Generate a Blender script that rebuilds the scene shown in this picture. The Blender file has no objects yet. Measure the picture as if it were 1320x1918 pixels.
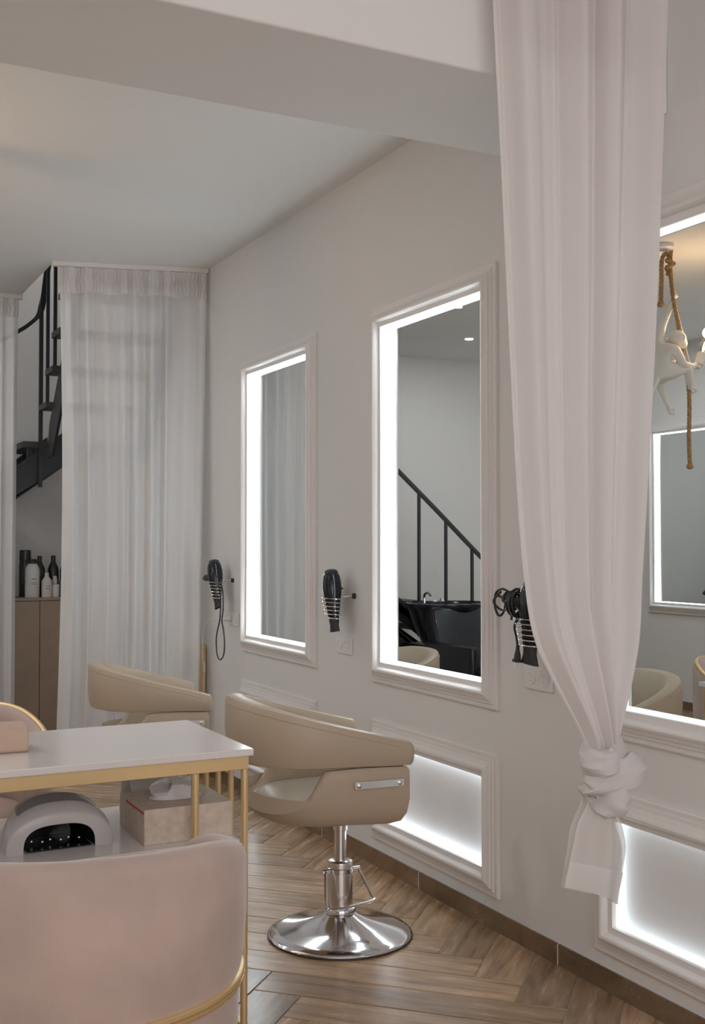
import bpy, bmesh, math, random
from mathutils import Vector, Matrix, Euler
random.seed(7)
sc = bpy.context.scene
COL = sc.collection
PI = math.pi
def R(a): return math.radians(a)

# ------------------------------------------------------------------ camera
cd = bpy.data.cameras.new('camera'); cam = bpy.data.objects.new('camera', cd); COL.objects.link(cam)
cd.sensor_fit = 'VERTICAL'; cd.sensor_height = 36.0; cd.lens = 2105.0/1918.0*36.0
cam.location = (0, 0, 1.30); cam.rotation_euler = (R(90+1.525), 0, R(-26.94))
cd.clip_start = 0.05
sc.camera = cam
# ------------------------------------------------------------------ world, daylight, exposure
w = bpy.data.worlds.new('world'); sc.world = w; w.use_nodes = True
w.node_tree.nodes['Background'].inputs[0].default_value = (0.95, 0.97, 1.0, 1)
w.node_tree.nodes['Background'].inputs[1].default_value = 1.0
def area(name, loc, rot, sx, sy, energy, col):
    l = bpy.data.lights.new(name, 'AREA'); l.shape = 'RECTANGLE'; l.size = sx; l.size_y = sy; l.energy = energy; l.color = col
    o = bpy.data.objects.new(name, l); COL.objects.link(o); o.location = loc; o.rotation_euler = rot; return o
area('daylight_shop_window', (0.1, -2.28, 1.75), (R(90), 0, 0), 3.4, 2.7, 62, (1.0, 0.89, 0.86))
sc.view_settings.view_transform = 'Standard'; sc.view_settings.look = 'None'
sc.view_settings.exposure = -0.10; sc.view_settings.gamma = 1.0; sc.view_settings.use_curve_mapping = False
DOWNLIGHT_W = 6.0; LED_E = 22.0; LED_OPP = 12.0; PANEL_E = 3.0; DIM_E = 1.4; BULB_W = 9.0

# ------------------------------------------------------------------ helpers
class MB:
    def __init__(s): s.v = []; s.f = []; s.sm = []
    def add(s, vs, fs, smooth=False):
        n = len(s.v); s.v += [tuple(p) for p in vs]
        for f in fs: s.f.append(tuple(i+n for i in f)); s.sm.append(smooth)
        return s
    def box(s, x0, x1, y0, y1, z0, z1):
        v = [(x0,y0,z0),(x1,y0,z0),(x1,y1,z0),(x0,y1,z0),(x0,y0,z1),(x1,y0,z1),(x1,y1,z1),(x0,y1,z1)]
        return s.add(v, [(0,3,2,1),(4,5,6,7),(0,1,5,4),(1,2,6,5),(2,3,7,6),(3,0,4,7)])
    def grid(s, pts, cu=False, cv=False, smooth=True):
        nu = len(pts); nv = len(pts[0]); vs = [p for row in pts for p in row]; fs = []
        for i in range(nu if cu else nu-1):
            for j in range(nv if cv else nv-1):
                a = i*nv+j; b = ((i+1) % nu)*nv+j; c = ((i+1) % nu)*nv+(j+1) % nv; d = i*nv+(j+1) % nv
                fs.append((a, b, c, d))
        return s.add(vs, fs, smooth)
    def lathe(s, prof, n=32, c=(0,0,0), sx=1, sy=1, smooth=True):
        pts = [[(c[0]+r*math.cos(2*PI*k/n)*sx, c[1]+r*math.sin(2*PI*k/n)*sy, c[2]+z) for (r, z) in prof] for k in range(n)]
        return s.grid(pts, cu=True, smooth=smooth)
    def tube(s, path, r, n=8, closed=False, smooth=True):
        P = [Vector(p) for p in path]; m = len(P); rr = r if isinstance(r, (list, tuple)) else [r]*m
        up = Vector((0, 0, 1)); prev = None; rings = []
        for i in range(m):
            if closed: t = P[(i+1) % m]-P[i-1]
            else: t = P[min(i+1, m-1)]-P[max(i-1, 0)]
            t = t.normalized() if t.length > 1e-9 else Vector((0, 0, 1))
            if prev is None:
                a = up if abs(t.dot(up)) < 0.9 else Vector((1, 0, 0)); nrm = (a-t*a.dot(t)).normalized()
            else:
                nrm = prev-t*prev.dot(t); nrm = nrm.normalized() if nrm.length > 1e-6 else prev
            prev = nrm; b = t.cross(nrm)
            rings.append([P[i]+(nrm*math.cos(2*PI*k/n)+b*math.sin(2*PI*k/n))*rr[i] for k in range(n)])
        base = len(s.v); s.grid(rings, cu=closed, cv=True, smooth=smooth)
        if not closed:
            s.f.append(tuple(base+k for k in range(n))[::-1]); s.sm.append(False)
            s.f.append(tuple(base+(m-1)*n+k for k in range(n))); s.sm.append(False)
        return s
    def cyl(s, p0, p1, r, n=16): return s.tube([p0, p1], r, n)
    def build(s, name, mat, parent=None, bevel=0, loc=None, rot=None, fix=False):
        me = bpy.data.meshes.new(name); me.from_pydata(s.v, [], s.f); me.update()
        for p, q in zip(me.polygons, s.sm): p.use_smooth = q
        if fix:
            bm = bmesh.new(); bm.from_mesh(me); bmesh.ops.remove_doubles(bm, verts=bm.verts, dist=1e-5)
            bmesh.ops.recalc_face_normals(bm, faces=bm.faces); bm.to_mesh(me); bm.free()
        if mat: me.materials.append(mat)
        if any(s.sm): me.set_sharp_from_angle(angle=R(42))
        o = bpy.data.objects.new(name, me); COL.objects.link(o)
        if parent: o.parent = parent
        if loc: o.location = loc
        if rot: o.rotation_euler = rot
        if bevel:
            m = o.modifiers.new('bevel', 'BEVEL'); m.width = bevel; m.segments = 3; m.limit_method = 'ANGLE'; m.angle_limit = R(40)
            for p in me.polygons: p.use_smooth = True
            me.set_sharp_from_angle(angle=R(42))
        return o
def tag(o, label, cat, group=None):
    o['label'] = label; o['category'] = cat
    if group: o['group'] = group
    return o
def thing(name, label, cat, loc=(0,0,0), rz=0, group=None):
    o = bpy.data.objects.new(name, None); COL.objects.link(o); o.location = loc; o.rotation_euler = (0, 0, rz); o.empty_display_size = 0.1
    return tag(o, label, cat, group)
def struct(o): o['kind'] = 'structure'; return o
def dup(root, loc, rz):
    r = root.copy(); COL.objects.link(r); r.location = loc; r.rotation_euler = (0, 0, rz)
    for ch in list(root.children):
        c = ch.copy(); COL.objects.link(c); c.parent = r
        for g in list(ch.children):
            d = g.copy(); COL.objects.link(d); d.parent = c
    return r
def bez(pts, n=12):
    """Catmull-Rom through points"""
    P = [Vector(p) for p in pts]; out = []
    for i in range(len(P)-1):
        p0 = P[max(i-1, 0)]; p1 = P[i]; p2 = P[i+1]; p3 = P[min(i+2, len(P)-1)]
        for k in range(n):
            t = k/n
            out.append(0.5*((2*p1)+(p2-p0)*t+(2*p0-5*p1+4*p2-p3)*t*t+(3*p1-p0-3*p2+p3)*t**3))
    out.append(P[-1]); return out
def lerp_tab(tab, x):
    if x <= tab[0][0]: return tab[0][1]
    for (a, b), (c, d) in zip(tab, tab[1:]):
        if x <= c: return b+(d-b)*(x-a)/(c-a)
    return tab[-1][1]
def smooth_tab(tab, x):
    if x <= tab[0][0]: return tab[0][1]
    if x >= tab[-1][0]: return tab[-1][1]
    for i in range(len(tab)-1):
        if x <= tab[i+1][0]:
            x1, y1 = tab[i]; x2, y2 = tab[i+1]
            m = lambda k: (tab[min(k+1, len(tab)-1)][1]-tab[max(k-1, 0)][1])/(tab[min(k+1, len(tab)-1)][0]-tab[max(k-1, 0)][0])
            h = x2-x1; t = (x-x1)/h; m1 = m(i)*h; m2 = m(i+1)*h
            return (2*t**3-3*t*t+1)*y1+(t**3-2*t*t+t)*m1+(-2*t**3+3*t*t)*y2+(t**3-t*t)*m2

# ------------------------------------------------------------------ materials
def newmat(name):
    m = bpy.data.materials.new(name); m.use_nodes = True; nt = m.node_tree
    return m, nt, nt.nodes['Principled BSDF']
def mat(name, col, rough=0.5, metal=0.0, bump=0.0, bscale=60, var=0.0, vscale=4, sheen=0.0, coat=0.0, spec=None):
    m, nt, p = newmat(name)
    p.inputs['Base Color'].default_value = (*col, 1); p.inputs['Roughness'].default_value = rough; p.inputs['Metallic'].default_value = metal
    if spec is not None: p.inputs['Specular IOR Level'].default_value = spec
    if sheen: p.inputs['Sheen Weight'].default_value = sheen; p.inputs['Sheen Roughness'].default_value = 0.4
    if coat: p.inputs['Coat Weight'].default_value = coat; p.inputs['Coat Roughness'].default_value = 0.1
    tc = nt.nodes.new('ShaderNodeTexCoord')
    if var:
        n = nt.nodes.new('ShaderNodeTexNoise'); n.inputs['Scale'].default_value = vscale; n.inputs['Detail'].default_value = 4
        nt.links.new(tc.outputs['Object'], n.inputs['Vector'])
        r = nt.nodes.new('ShaderNodeValToRGB'); r.color_ramp.elements[0].position = 0.3; r.color_ramp.elements[1].position = 0.7
        r.color_ramp.elements[0].color = (*[c*(1-var) for c in col], 1); r.color_ramp.elements[1].color = (*[min(1, c*(1+var)) for c in col], 1)
        nt.links.new(n.outputs['Fac'], r.inputs['Fac']); nt.links.new(r.outputs['Color'], p.inputs['Base Color'])
    if bump:
        n2 = nt.nodes.new('ShaderNodeTexNoise'); n2.inputs['Scale'].default_value = bscale; n2.inputs['Detail'].default_value = 3
        nt.links.new(tc.outputs['Object'], n2.inputs['Vector'])
        b = nt.nodes.new('ShaderNodeBump'); b.inputs['Strength'].default_value = bump; b.inputs['Distance'].default_value = 0.003
        nt.links.new(n2.outputs['Fac'], b.inputs['Height']); nt.links.new(b.outputs['Normal'], p.inputs['Normal'])
    return m
def emit(name, col, s):
    m, nt, p = newmat(name); p.inputs['Base Color'].default_value = (*col, 1)
    p.inputs['Emission Color'].default_value = (*col, 1); p.inputs['Emission Strength'].default_value = s; return m
def sheer(name, col, transp, transl, weave=0.0):
    m, nt, p = newmat(name); nt.nodes.remove(p); out = nt.nodes['Material Output']
    d = nt.nodes.new('ShaderNodeBsdfDiffuse'); d.inputs[0].default_value = (*col, 1)
    t = nt.nodes.new('ShaderNodeBsdfTranslucent'); t.inputs[0].default_value = (*col, 1)
    tr = nt.nodes.new('ShaderNodeBsdfTransparent')
    m1 = nt.nodes.new('ShaderNodeMixShader'); m1.inputs[0].default_value = transl
    m2 = nt.nodes.new('ShaderNodeMixShader'); m2.inputs[0].default_value = transp
    nt.links.new(d.outputs[0], m1.inputs[1]); nt.links.new(t.outputs[0], m1.inputs[2])
    nt.links.new(m1.outputs[0], m2.inputs[1]); nt.links.new(tr.outputs[0], m2.inputs[2]); nt.links.new(m2.outputs[0], out.inputs[0])
    return m
def wood_tile(name, k_=1.0):
    m, nt, p = newmat(name); L = nt.links
    tc = nt.nodes.new('ShaderNodeTexCoord'); oi = nt.nodes.new('ShaderNodeObjectInfo')
    mul = nt.nodes.new('ShaderNodeVectorMath'); mul.operation = 'MULTIPLY'; mul.inputs[1].default_value = (2.0, 16.0, 4.0)
    L.new(tc.outputs['Object'], mul.inputs[0])
    cmb = nt.nodes.new('ShaderNodeCombineXYZ'); sc_ = nt.nodes.new('ShaderNodeMath'); sc_.operation = 'MULTIPLY'; sc_.inputs[1].default_value = 57.0
    L.new(oi.outputs['Random'], sc_.inputs[0]); L.new(sc_.outputs[0], cmb.inputs[0]); L.new(sc_.outputs[0], cmb.inputs[1])
    add = nt.nodes.new('ShaderNodeVectorMath'); L.new(mul.outputs[0], add.inputs[0]); L.new(cmb.outputs[0], add.inputs[1])
    n = nt.nodes.new('ShaderNodeTexNoise'); n.inputs['Scale'].default_value = 1.6; n.inputs['Detail'].default_value = 7; n.inputs['Roughness'].default_value = 0.62; n.inputs['Distortion'].default_value = 0.35
    L.new(add.outputs[0], n.inputs['Vector'])
    r = nt.nodes.new('ShaderNodeValToRGB'); e = r.color_ramp.elements
    e[0].position = 0.28; e[0].color = (0.18*k_, 0.105*k_, 0.058*k_, 1); e[1].position = 0.75; e[1].color = (0.58*k_, 0.425*k_, 0.275*k_, 1)
    k = e.new(0.5); k.color = (0.40*k_, 0.265*k_, 0.155*k_, 1)
    L.new(n.outputs['Fac'], r.inputs['Fac'])
    hs = nt.nodes.new('ShaderNodeHueSaturation'); L.new(r.outputs['Color'], hs.inputs['Color'])
    mr = nt.nodes.new('ShaderNodeMapRange'); mr.inputs[3].default_value = 0.75; mr.inputs[4].default_value = 1.22; L.new(oi.outputs['Random'], mr.inputs[0]); L.new(mr.outputs[0], hs.inputs['Value'])
    L.new(hs.outputs['Color'], p.inputs['Base Color'])
    mr2 = nt.nodes.new('ShaderNodeMapRange'); mr2.inputs[3].default_value = 0.20; mr2.inputs[4].default_value = 0.32; L.new(n.outputs['Fac'], mr2.inputs[0]); L.new(mr2.outputs[0], p.inputs['Roughness'])
    b = nt.nodes.new('ShaderNodeBump'); b.inputs['Strength'].default_value = 0.05; b.inputs['Distance'].default_value = 0.002; L.new(n.outputs['Fac'], b.inputs['Height']); L.new(b.outputs['Normal'], p.inputs['Normal'])
    return m
M = dict(
    wall=mat('wall_paint', (0.775, 0.772, 0.762), 0.75, bump=0.06, bscale=180),
    ceil=mat('ceiling_paint', (0.83, 0.845, 0.85), 0.85),
    mould=mat('moulding_white', (0.80, 0.78, 0.765), 0.42),
    panel=mat('panel_white', (0.80, 0.81, 0.82), 0.6),
    grout=mat('grout', (0.52, 0.47, 0.42), 0.9),
    wood=wood_tile('wood_look_tile'), wood2=wood_tile('dark_wood_look_tile', 0.55),
    led=emit('led_diffuser', (0.88, 0.96, 1.0), LED_E), ledo=emit('led_opposite', (0.88, 0.96, 1.0), LED_OPP), ledp=emit('led_panel', (0.90, 0.96, 1.0), PANEL_E), leddim=emit('led_dim', (0.88, 0.97, 1.0), DIM_E),
    leather=mat('beige_leather', (0.50, 0.405, 0.305), 0.45, bump=0.08, bscale=260, var=0.04, vscale=3),
    leather_in=mat('beige_leather_seat', (0.52, 0.45, 0.36), 0.42, bump=0.08, bscale=260, var=0.04, vscale=3),
    chrome=mat('chrome', (0.78, 0.78, 0.80), 0.10, 1.0),
    ledo2=emit('fill_lamp_shade', (1.0, 0.97, 0.94), 2.0),
    satin=mat('satin_chrome', (0.72, 0.69, 0.69), 0.24, 1.0),
    steel=mat('brushed_steel', (0.72, 0.71, 0.72), 0.32, 1.0),
    black=mat('black_plastic', (0.010, 0.013, 0.019), 0.16),
    matblack=mat('matte_black_plastic', (0.03, 0.032, 0.036), 0.5),
    cord=mat('black_cord', (0.03, 0.03, 0.032), 0.45),
    blackmetal=mat('black_painted_steel', (0.022, 0.025, 0.030), 0.42),
    tread=mat('dark_tread', (0.06, 0.06, 0.058), 0.5, var=0.15),
    gold=mat('gold_metal', (0.80, 0.61, 0.33), 0.38, 0.6),
    top=mat('white_gloss_top', (0.83, 0.80, 0.79), 0.16),
    velvet=mat('pink_velvet', (0.52, 0.405, 0.36), 0.8, sheen=0.5, var=0.10, vscale=7, bump=0.1, bscale=300),
    pinkpad=mat('pink_pad', (0.60, 0.44, 0.345), 0.6),
    white=mat('white_plastic', (0.82, 0.81, 0.80), 0.4),
    lampgrey=mat('lamp_silver', (0.66, 0.65, 0.66), 0.35, coat=0.2), lampdark=mat('lamp_smoke', (0.24, 0.25, 0.27), 0.25, coat=0.4),
    paper=mat('box_card', (0.70, 0.60, 0.51), 0.6, var=0.12, vscale=55), red=mat('red_strip', (0.6, 0.08, 0.06), 0.5),
    tissue=mat('tissue_paper', (0.80, 0.79, 0.79), 0.8),
    cab=mat('tan_laminate', (0.36, 0.28, 0.215), 0.5, var=0.05, vscale=6),
    bottle=mat('bottle_white', (0.72, 0.71, 0.70), 0.35), bdark=mat('bottle_black', (0.02, 0.024, 0.026), 0.25), teal=mat('bottle_teal', (0.03, 0.14, 0.15), 0.3), print=mat('label_print', (0.16, 0.16, 0.18), 0.6),
    plaster=mat('white_resin', (0.82, 0.78, 0.72), 0.55), rope=mat('jute_rope', (0.42, 0.26, 0.12), 0.9, bump=0.5, bscale=90, var=0.2, vscale=60),
    tailv=sheer('white_voile_tail', (0.84, 0.81, 0.80), 0.13, 0.40), curtain=sheer('white_voile', (0.84, 0.80, 0.79), 0.012, 0.40), sheer=sheer('thin_white_voile', (0.92, 0.93, 0.945), 0.22, 0.22), hem=sheer('voile_hem', (0.88, 0.86, 0.86), 0.04, 0.30),
    pin=mat('socket_hole', (0.42, 0.40, 0.39), 0.6),
    art=mat('frame_backing', (0.16, 0.14, 0.12), 0.5),
    frame_metal=mat('window_frame_metal', (0.12, 0.12, 0.12), 0.4),
)
mm, nt, p = newmat('mirror_glass'); p.inputs['Base Color'].default_value = (0.74, 0.77, 0.765, 1); p.inputs['Metallic'].default_value = 1; p.inputs['Roughness'].default_value = 0.005; M['mirror'] = mm
mg, nt, p = newmat('bulb_glass'); p.inputs['Base Color'].default_value = (1, 0.9, 0.75, 1); p.inputs['Transmission Weight'].default_value = 1; p.inputs['Roughness'].default_value = 0.03; p.inputs['IOR'].default_value = 1.1; M['bulb'] = mg
M['filament'] = emit('filament_glow', (1.0, 0.72, 0.36), 60)

# ------------------------------------------------------------------ room
XW, XL, YB, YF, ZC, ZT = 2.154, -1.90, 8.15, -2.2, 2.853, 4.4
BY0, BY1, BZ = 2.33, 2.82, 2.473
ZF = 3.6
# stations: (outer y0, outer y1)
ST = [(4.585, 5.50), (3.15, 4.05), (1.75, 2.65)]
MZ = (0.735, 2.25); PZ = (0.108, 0.585)
DIN = 0.085   # outer edge -> opening
def wall_with_holes(name, X, sgn, holes, y0, y1, z0, z1):
    ys = sorted(set([y0, y1]+[h[0] for h in holes]+[h[1] for h in holes])); zs = sorted(set([z0, z1]+[h[2] for h in holes]+[h[3] for h in holes]))
    mb = MB()
    for a, b in zip(ys, ys[1:]):
        for c, d in zip(zs, zs[1:]):
            if any(h[0] <= a and b <= h[1] and h[2] <= c and d <= h[3] for h in holes): continue
            x0, x1 = (X, X+0.2*sgn) if sgn > 0 else (X+0.2*sgn, X)
            mb.box(x0, x1, a, b, c, d)
    return struct(mb.build(name, M['wall'], fix=False))
holes = []
for (a, b) in ST:
    for z in (MZ, PZ): holes.append((a+DIN-0.004, b-DIN+0.004, z[0]+DIN-0.004, z[1]-DIN+0.004))
wall_right = wall_with_holes('wall_right', XW, 1, holes, YF, YB, -0.02, ZT)
LSTS = [(6.12, 7.03), (4.69, 5.60), (3.26, 4.17)]
wall_left = wall_with_holes('wall_left', XL, -1, [(a+DIN-0.004, b-DIN+0.004, MZ[0]+DIN-0.004, MZ[1]-DIN+0.004) for a, b in LSTS], YF, YB, -0.02, ZT)
struct(MB().box(XL-0.2, XW+0.2, YB, YB+0.2, -0.02, ZT).build('wall_back', M['wall']))
WX0, WX1, WZ0, WZ1 = -1.6, 1.8, 0.40, 3.10
mb = MB()
mb.box(XL-0.2, WX0, YF-0.2, YF, -0.02, ZT); mb.box(WX1, XW+0.2, YF-0.2, YF, -0.02, ZT); mb.box(WX0, WX1, YF-0.2, YF, -0.02, WZ0); mb.box(WX0, WX1, YF-0.2, YF, WZ1, ZT)
struct(mb.build('wall_front', M['wall']))
win = bpy.data.objects.new('window_1', None); COL.objects.link(win); struct(win); win.location = (0.1, YF, WZ0)
mb = MB()
for x in (WX0, WX0+1.13, WX0+2.27, WX1):
    mb.box(x-0.03-0.1, x+0.03-0.1, -0.06, -0.01, 0, WZ1-WZ0)
mb.box(WX0-0.1, WX1-0.1, -0.06, -0.01, 0, 0.06); mb.box(WX0-0.1, WX1-0.1, -0.06, -0.01, WZ1-WZ0-0.06, WZ1-WZ0)
mb.build('window_frame', M['frame_metal'], win)
# ceilings: main room with stairwell opening, front room higher, beam between
SWX, SWY = 1.33, 6.30
mb = MB(); mb.box(XL, XW, BY1, SWY-0.03, ZC, ZC+0.18); mb.box(XL, SWX, SWY-0.03, YB, ZC, ZC+0.18)
struct(mb.build('ceiling', M['ceil']))
struct(MB().box(XL, XW, YF, BY0, ZF, ZF+0.15).build('ceiling_front', M['ceil']))
struct(MB().box(SWX-0.1, XW, SWY-0.1, YB, ZT-0.1, ZT).build('ceiling_stairwell', M['ceil']))
mb = MB(); mb.box(SWX-0.1, SWX, SWY-0.1, YB, ZC+0.18, ZT-0.1); mb.box(SWX, XW, SWY-0.13, SWY-0.03, ZC+0.18, ZT-0.1)
struct(mb.build('wall_stairwell', M['wall']))
struct(MB().box(XL, XW, BY0, BY1, BZ, ZF).build('trim_beam', M['wall'], bevel=0.006))

# ---- floor: herringbone planks, each its own object
floor = struct(MB().box(XL, XW, YF, YB, -0.03, -0.0035).build('floor', M['grout']))
W_, N_ = 0.1475, 6; L_ = W_*N_; GAP = 0.0020
S2 = math.sqrt(2)
X0 = 1.865-W_*(2*N_-1)/S2; Y0 = 2.865-W_*3/S2
def g2w(gx, gy): return (X0+W_*(gx-gy)/S2, Y0+W_*(gx+gy)/S2)
def clip(poly, x0, x1, y0, y1):
    for ax, v, sg in ((0, x0, 1), (0, x1, -1), (1, y0, 1), (1, y1, -1)):
        out = []
        for i in range(len(poly)):
            a, b = poly[i-1], poly[i]; da = sg*(a[ax]-v); db = sg*(b[ax]-v)
            if (da >= 0) != (db >= 0):
                t = da/(da-db); out.append((a[0]+(b[0]-a[0])*t, a[1]+(b[1]-a[1])*t))
            if db >= 0: out.append(b)
        poly = out
        if not poly: return []
    return poly
def plank_mesh(poly, name='plank'):
    n = len(poly); ins = 0.0012
    cx = sum(p[0] for p in poly)/n; cy = sum(p[1] for p in poly)/n
    v = [(x, y, -0.008) for x, y in poly]+[(x, y, -0.0012) for x, y in poly]+[(x+(ins if x < cx else -ins), y+(ins if y < cy else -ins), 0) for x, y in poly]
    f = [tuple(range(2*n, 3*n))]
    for i in range(n):
        j = (i+1) % n; f.append((i, j, n+j, n+i)); f.append((n+i, n+j, 2*n+j, 2*n+i))
    me = bpy.data.meshes.new(name); me.from_pydata(v, [], f); me.update(); me.materials.append(M['wood']); return me
full = plank_mesh([(-L_/2+GAP, -W_/2+GAP), (L_/2-GAP, -W_/2+GAP), (L_/2-GAP, W_/2-GAP), (-L_/2+GAP, W_/2-GAP)])
FX0, FX1, FY0, FY1 = XL+0.002, XW-0.002, YF+0.002, YB-0.002
cnt = 0
for s in range(-6, 6):
    for k in range(-60, 60):
        for kind in (0, 1):
            if kind == 0: c = (k+N_/2+s*N_, k+0.5-s*N_); ang = 45
            else: c = (k+N_+0.5+s*N_, k+1-N_/2-s*N_); ang = 135
            cx, cy = g2w(*c)
            if cx < FX0-0.6 or cx > FX1+0.6 or cy < FY0-0.6 or cy > FY1+0.6: continue
            ca, sa = math.cos(R(ang)), math.sin(R(ang))
            loc = [(-L_/2+GAP, -W_/2+GAP), (L_/2-GAP, -W_/2+GAP), (L_/2-GAP, W_/2-GAP), (-L_/2+GAP, W_/2-GAP)]
            wp = [(cx+x*ca-y*sa, cy+x*sa+y*ca) for x, y in loc]
            cl = clip(wp, FX0, FX1, FY0, FY1)
            if len(cl) < 3: continue
            area_ = abs(sum(cl[i-1][0]*cl[i][1]-cl[i][0]*cl[i-1][1] for i in range(len(cl))))/2
            if area_ < 0.0008: continue
            if all(FX0 <= x <= FX1 and FY0 <= y <= FY1 for x, y in wp): me = full
            else: me = plank_mesh([((x-cx)*ca+(y-cy)*sa, -(x-cx)*sa+(y-cy)*ca) for x, y in cl])
            o = bpy.data.objects.new('plank', me); COL.objects.link(o); o.parent = floor; o.location = (cx, cy, 0); o.rotation_euler = (0, 0, R(ang)); cnt += 1
# ---- baseboards from wood-look tiles with pale joints
def baseboard(name, X, sgn, y0, y1, off=3.67, ln=0.845):
    bb = struct(MB().box(min(X, X-sgn*0.0108), max(X, X-sgn*0.0108), y0, y1, 0.0, 0.0635).build(name, M['white']))
    cuts = [y0]; k = math.ceil((y0-off)/ln)
    while off+k*ln < y1: cuts.append(off+k*ln); k += 1
    cuts.append(y1)
    for a, b in zip(cuts, cuts[1:]):
        if b-a < 0.01: continue
        h = (b-a)/2-0.0032
        o = MB().box(-h, h, -0.0035, 0.0035, -0.0325, 0.0325).build('baseboard_tile', M['wood2'], bb)
        o.location = (X-sgn*0.0085, (a+b)/2, 0.0327); o.rotation_euler = (0, 0, R(90))
    return bb
baseboard('baseboard_right', XW, 1, YF+0.01, YB-0.01)
baseboard('baseboard_left', XL, -1, YF+0.01, YB-0.01)

# ------------------------------------------------------------------ lit mirrors and lit wall panels
PROF = [(0, 0.0), (0, 0.011), (0.004, 0.013), (0.017, 0.013), (0.019, 0.018), (0.029, 0.019), (0.031, 0.025), (0.040, 0.029), (0.047, 0.035), (0.053, 0.037), (0.059, 0.035), (0.064, 0.028), (0.067, 0.016), (0.085, 0.015), (0.085, -0.004)]
def frame_piece(mb, X, sgn, y0, y1, z0, z1, side):
    """one mitred side of the moulding; sgn=+1: wall faces -X"""
    rows = []
    for end in (0, 1):
        row = []
        for d, h in PROF:
            x = X-sgn*h
            if side in ('top', 'bottom'):
                z = z1-d if side == 'top' else z0+d; y = (y0+d) if end == 0 else (y1-d)
            else:
                y = y1-d if side == 'far' else y0+d; z = (z0+d) if end == 0 else (z1-d)
            row.append((x, y, z))
        rows.append(row)
    mb.grid(rows, smooth=False)
def lit_niche(name, X, sgn, y0, y1, z0, z1, label, cat, back, led, group, backname, D=0.024):
    cy = (y0+y1)/2
    t = thing(name, label, cat, (X, cy, z0), 0, group)
    inv = lambda mb: MB().add([(a-X, b-cy, c-z0) for a, b, c in mb.v], mb.f)
    for side in ('top', 'bottom', 'far', 'near'):
        mb = MB(); frame_piece(mb, X, sgn, y0, y1, z0, z1, side)
        q = inv(mb).build('frame_moulding', M['mould'], t, fix=True)
    a, b, c, d = y0+DIN, y1-DIN, z0+DIN, z1-DIN
    xb = X+sgn*D
    inv(MB().box(min(xb, xb+sgn*0.006), max(xb, xb+sgn*0.006), a-0.003, b+0.003, c-0.003, d+0.003)).build(backname, M[back], t)
    x0, x1 = sorted((X+sgn*0.001, X+sgn*(D-0.003))); e = 0.004
    for bx in ((x0, x1, a, b, c-0.003, c+e), (x0, x1, a, b, d-e, d+0.003), (x0, x1, a-0.003, a+e, c+e, d-e), (x0, x1, b-e, b+0.003, c+e, d-e)):
        inv(MB().box(*bx)).build('led_strip', M[led], t)
    return t
names = ['farthest tall white framed mirror with lit edges, nearest the back curtain', 'middle tall white framed mirror with lit edges, reflecting the black stair railing', 'nearest tall white framed mirror with lit edges, partly behind the knotted curtain']
pn = ['farthest lit white panel low on the wall, behind the beige salon chairs', 'middle lit white panel low on the wall, beside the beige chair', 'nearest lit white panel low on the wall, beside the knotted curtain']
for (a, b), n1, n2, l1, l2 in zip(ST, names, pn, ('led', 'led', 'leddim'), ('ledp', 'ledp', 'leddim')):
    lit_niche('wall_mirror', XW, 1, a, b, MZ[0], MZ[1], n1, 'mirror', 'mirror', l1, 'lit wall mirrors', 'mirror_glass')
    lit_niche('light_panel', XW, 1, a, b, PZ[0], PZ[1], n2, 'light panel', 'panel', l2, 'lit low wall panels', 'back_panel', 0.032)
for (a, b), lb in zip(LSTS, ('white framed lit mirror on the opposite wall, seen reflected in the nearest mirror', 'unseen lit mirror added at the middle of the opposite wall for its light', 'unseen lit mirror added on the opposite wall for its light, closest to the beam')):  # last two are unseen, added so their strips light the right wall
    lit_niche('wall_mirror', XL, -1, a, b, MZ[0], MZ[1], lb, 'mirror', 'mirror', 'ledo', 'lit wall mirrors', 'mirror_glass')

# ------------------------------------------------------------------ recessed ceiling lights: unseen, added as room fill, save one known by its glint
for i, (x, y) in enumerate([(-0.55, 3.55), (-1.05, 4.9), (0.405, 6.25), (-1.05, 6.4), (-0.30, 7.2)]):
    lb = ['nearest the beam, unseen, added as fill light', 'beside the hanging lamp, unseen, added as fill light', 'in front of the shampoo basin', 'by the mirror on the opposite wall, unseen, added as fill light', 'above the shampoo basin, unseen, added as fill light'][i]
    t = thing('recessed_downlight', 'small round white recessed ceiling light '+lb, 'ceiling light', (x, y, ZC), 0, 'recessed ceiling lights')
    MB().lathe([(0.022, -0.001), (0.026, -0.005), (0.036, -0.004), (0.039, 0.0)], 24).build('trim_ring', M['white'], t)
    MB().lathe([(0.0, -0.0015), (0.022, -0.0015)], 24).build('lens', M['ledo'], t)
    l = bpy.data.lights.new('downlight', 'AREA'); l.shape = 'DISK'; l.size = 0.06; l.energy = DOWNLIGHT_W; l.color = (0.97, 0.98, 1.0)
    o = bpy.data.objects.new('downlight', l); COL.objects.link(o); o.parent = t; o.location = (0, 0, -0.008)

t = thing('stairwell_fill_lamp', 'unseen round white lamp added high up to brighten the stairwell', 'ceiling light', (1.75, 7.45, ZT-0.10))  # added lamp, out of view, standing in for light from upstairs
MB().lathe([(0, -0.06), (0.10, -0.055), (0.14, -0.035), (0.15, 0.0)], 32).build('shade', M['ledo2'], t)
l = bpy.data.lights.new('stairwell_fill_light', 'AREA'); l.shape = 'DISK'; l.size = 0.28; l.energy = 4.5; l.color = (1.0, 0.97, 0.94)
o = bpy.data.objects.new('stairwell_fill_light', l); COL.objects.link(o); o.parent = t; o.location = (0, 0, -0.065)

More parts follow.
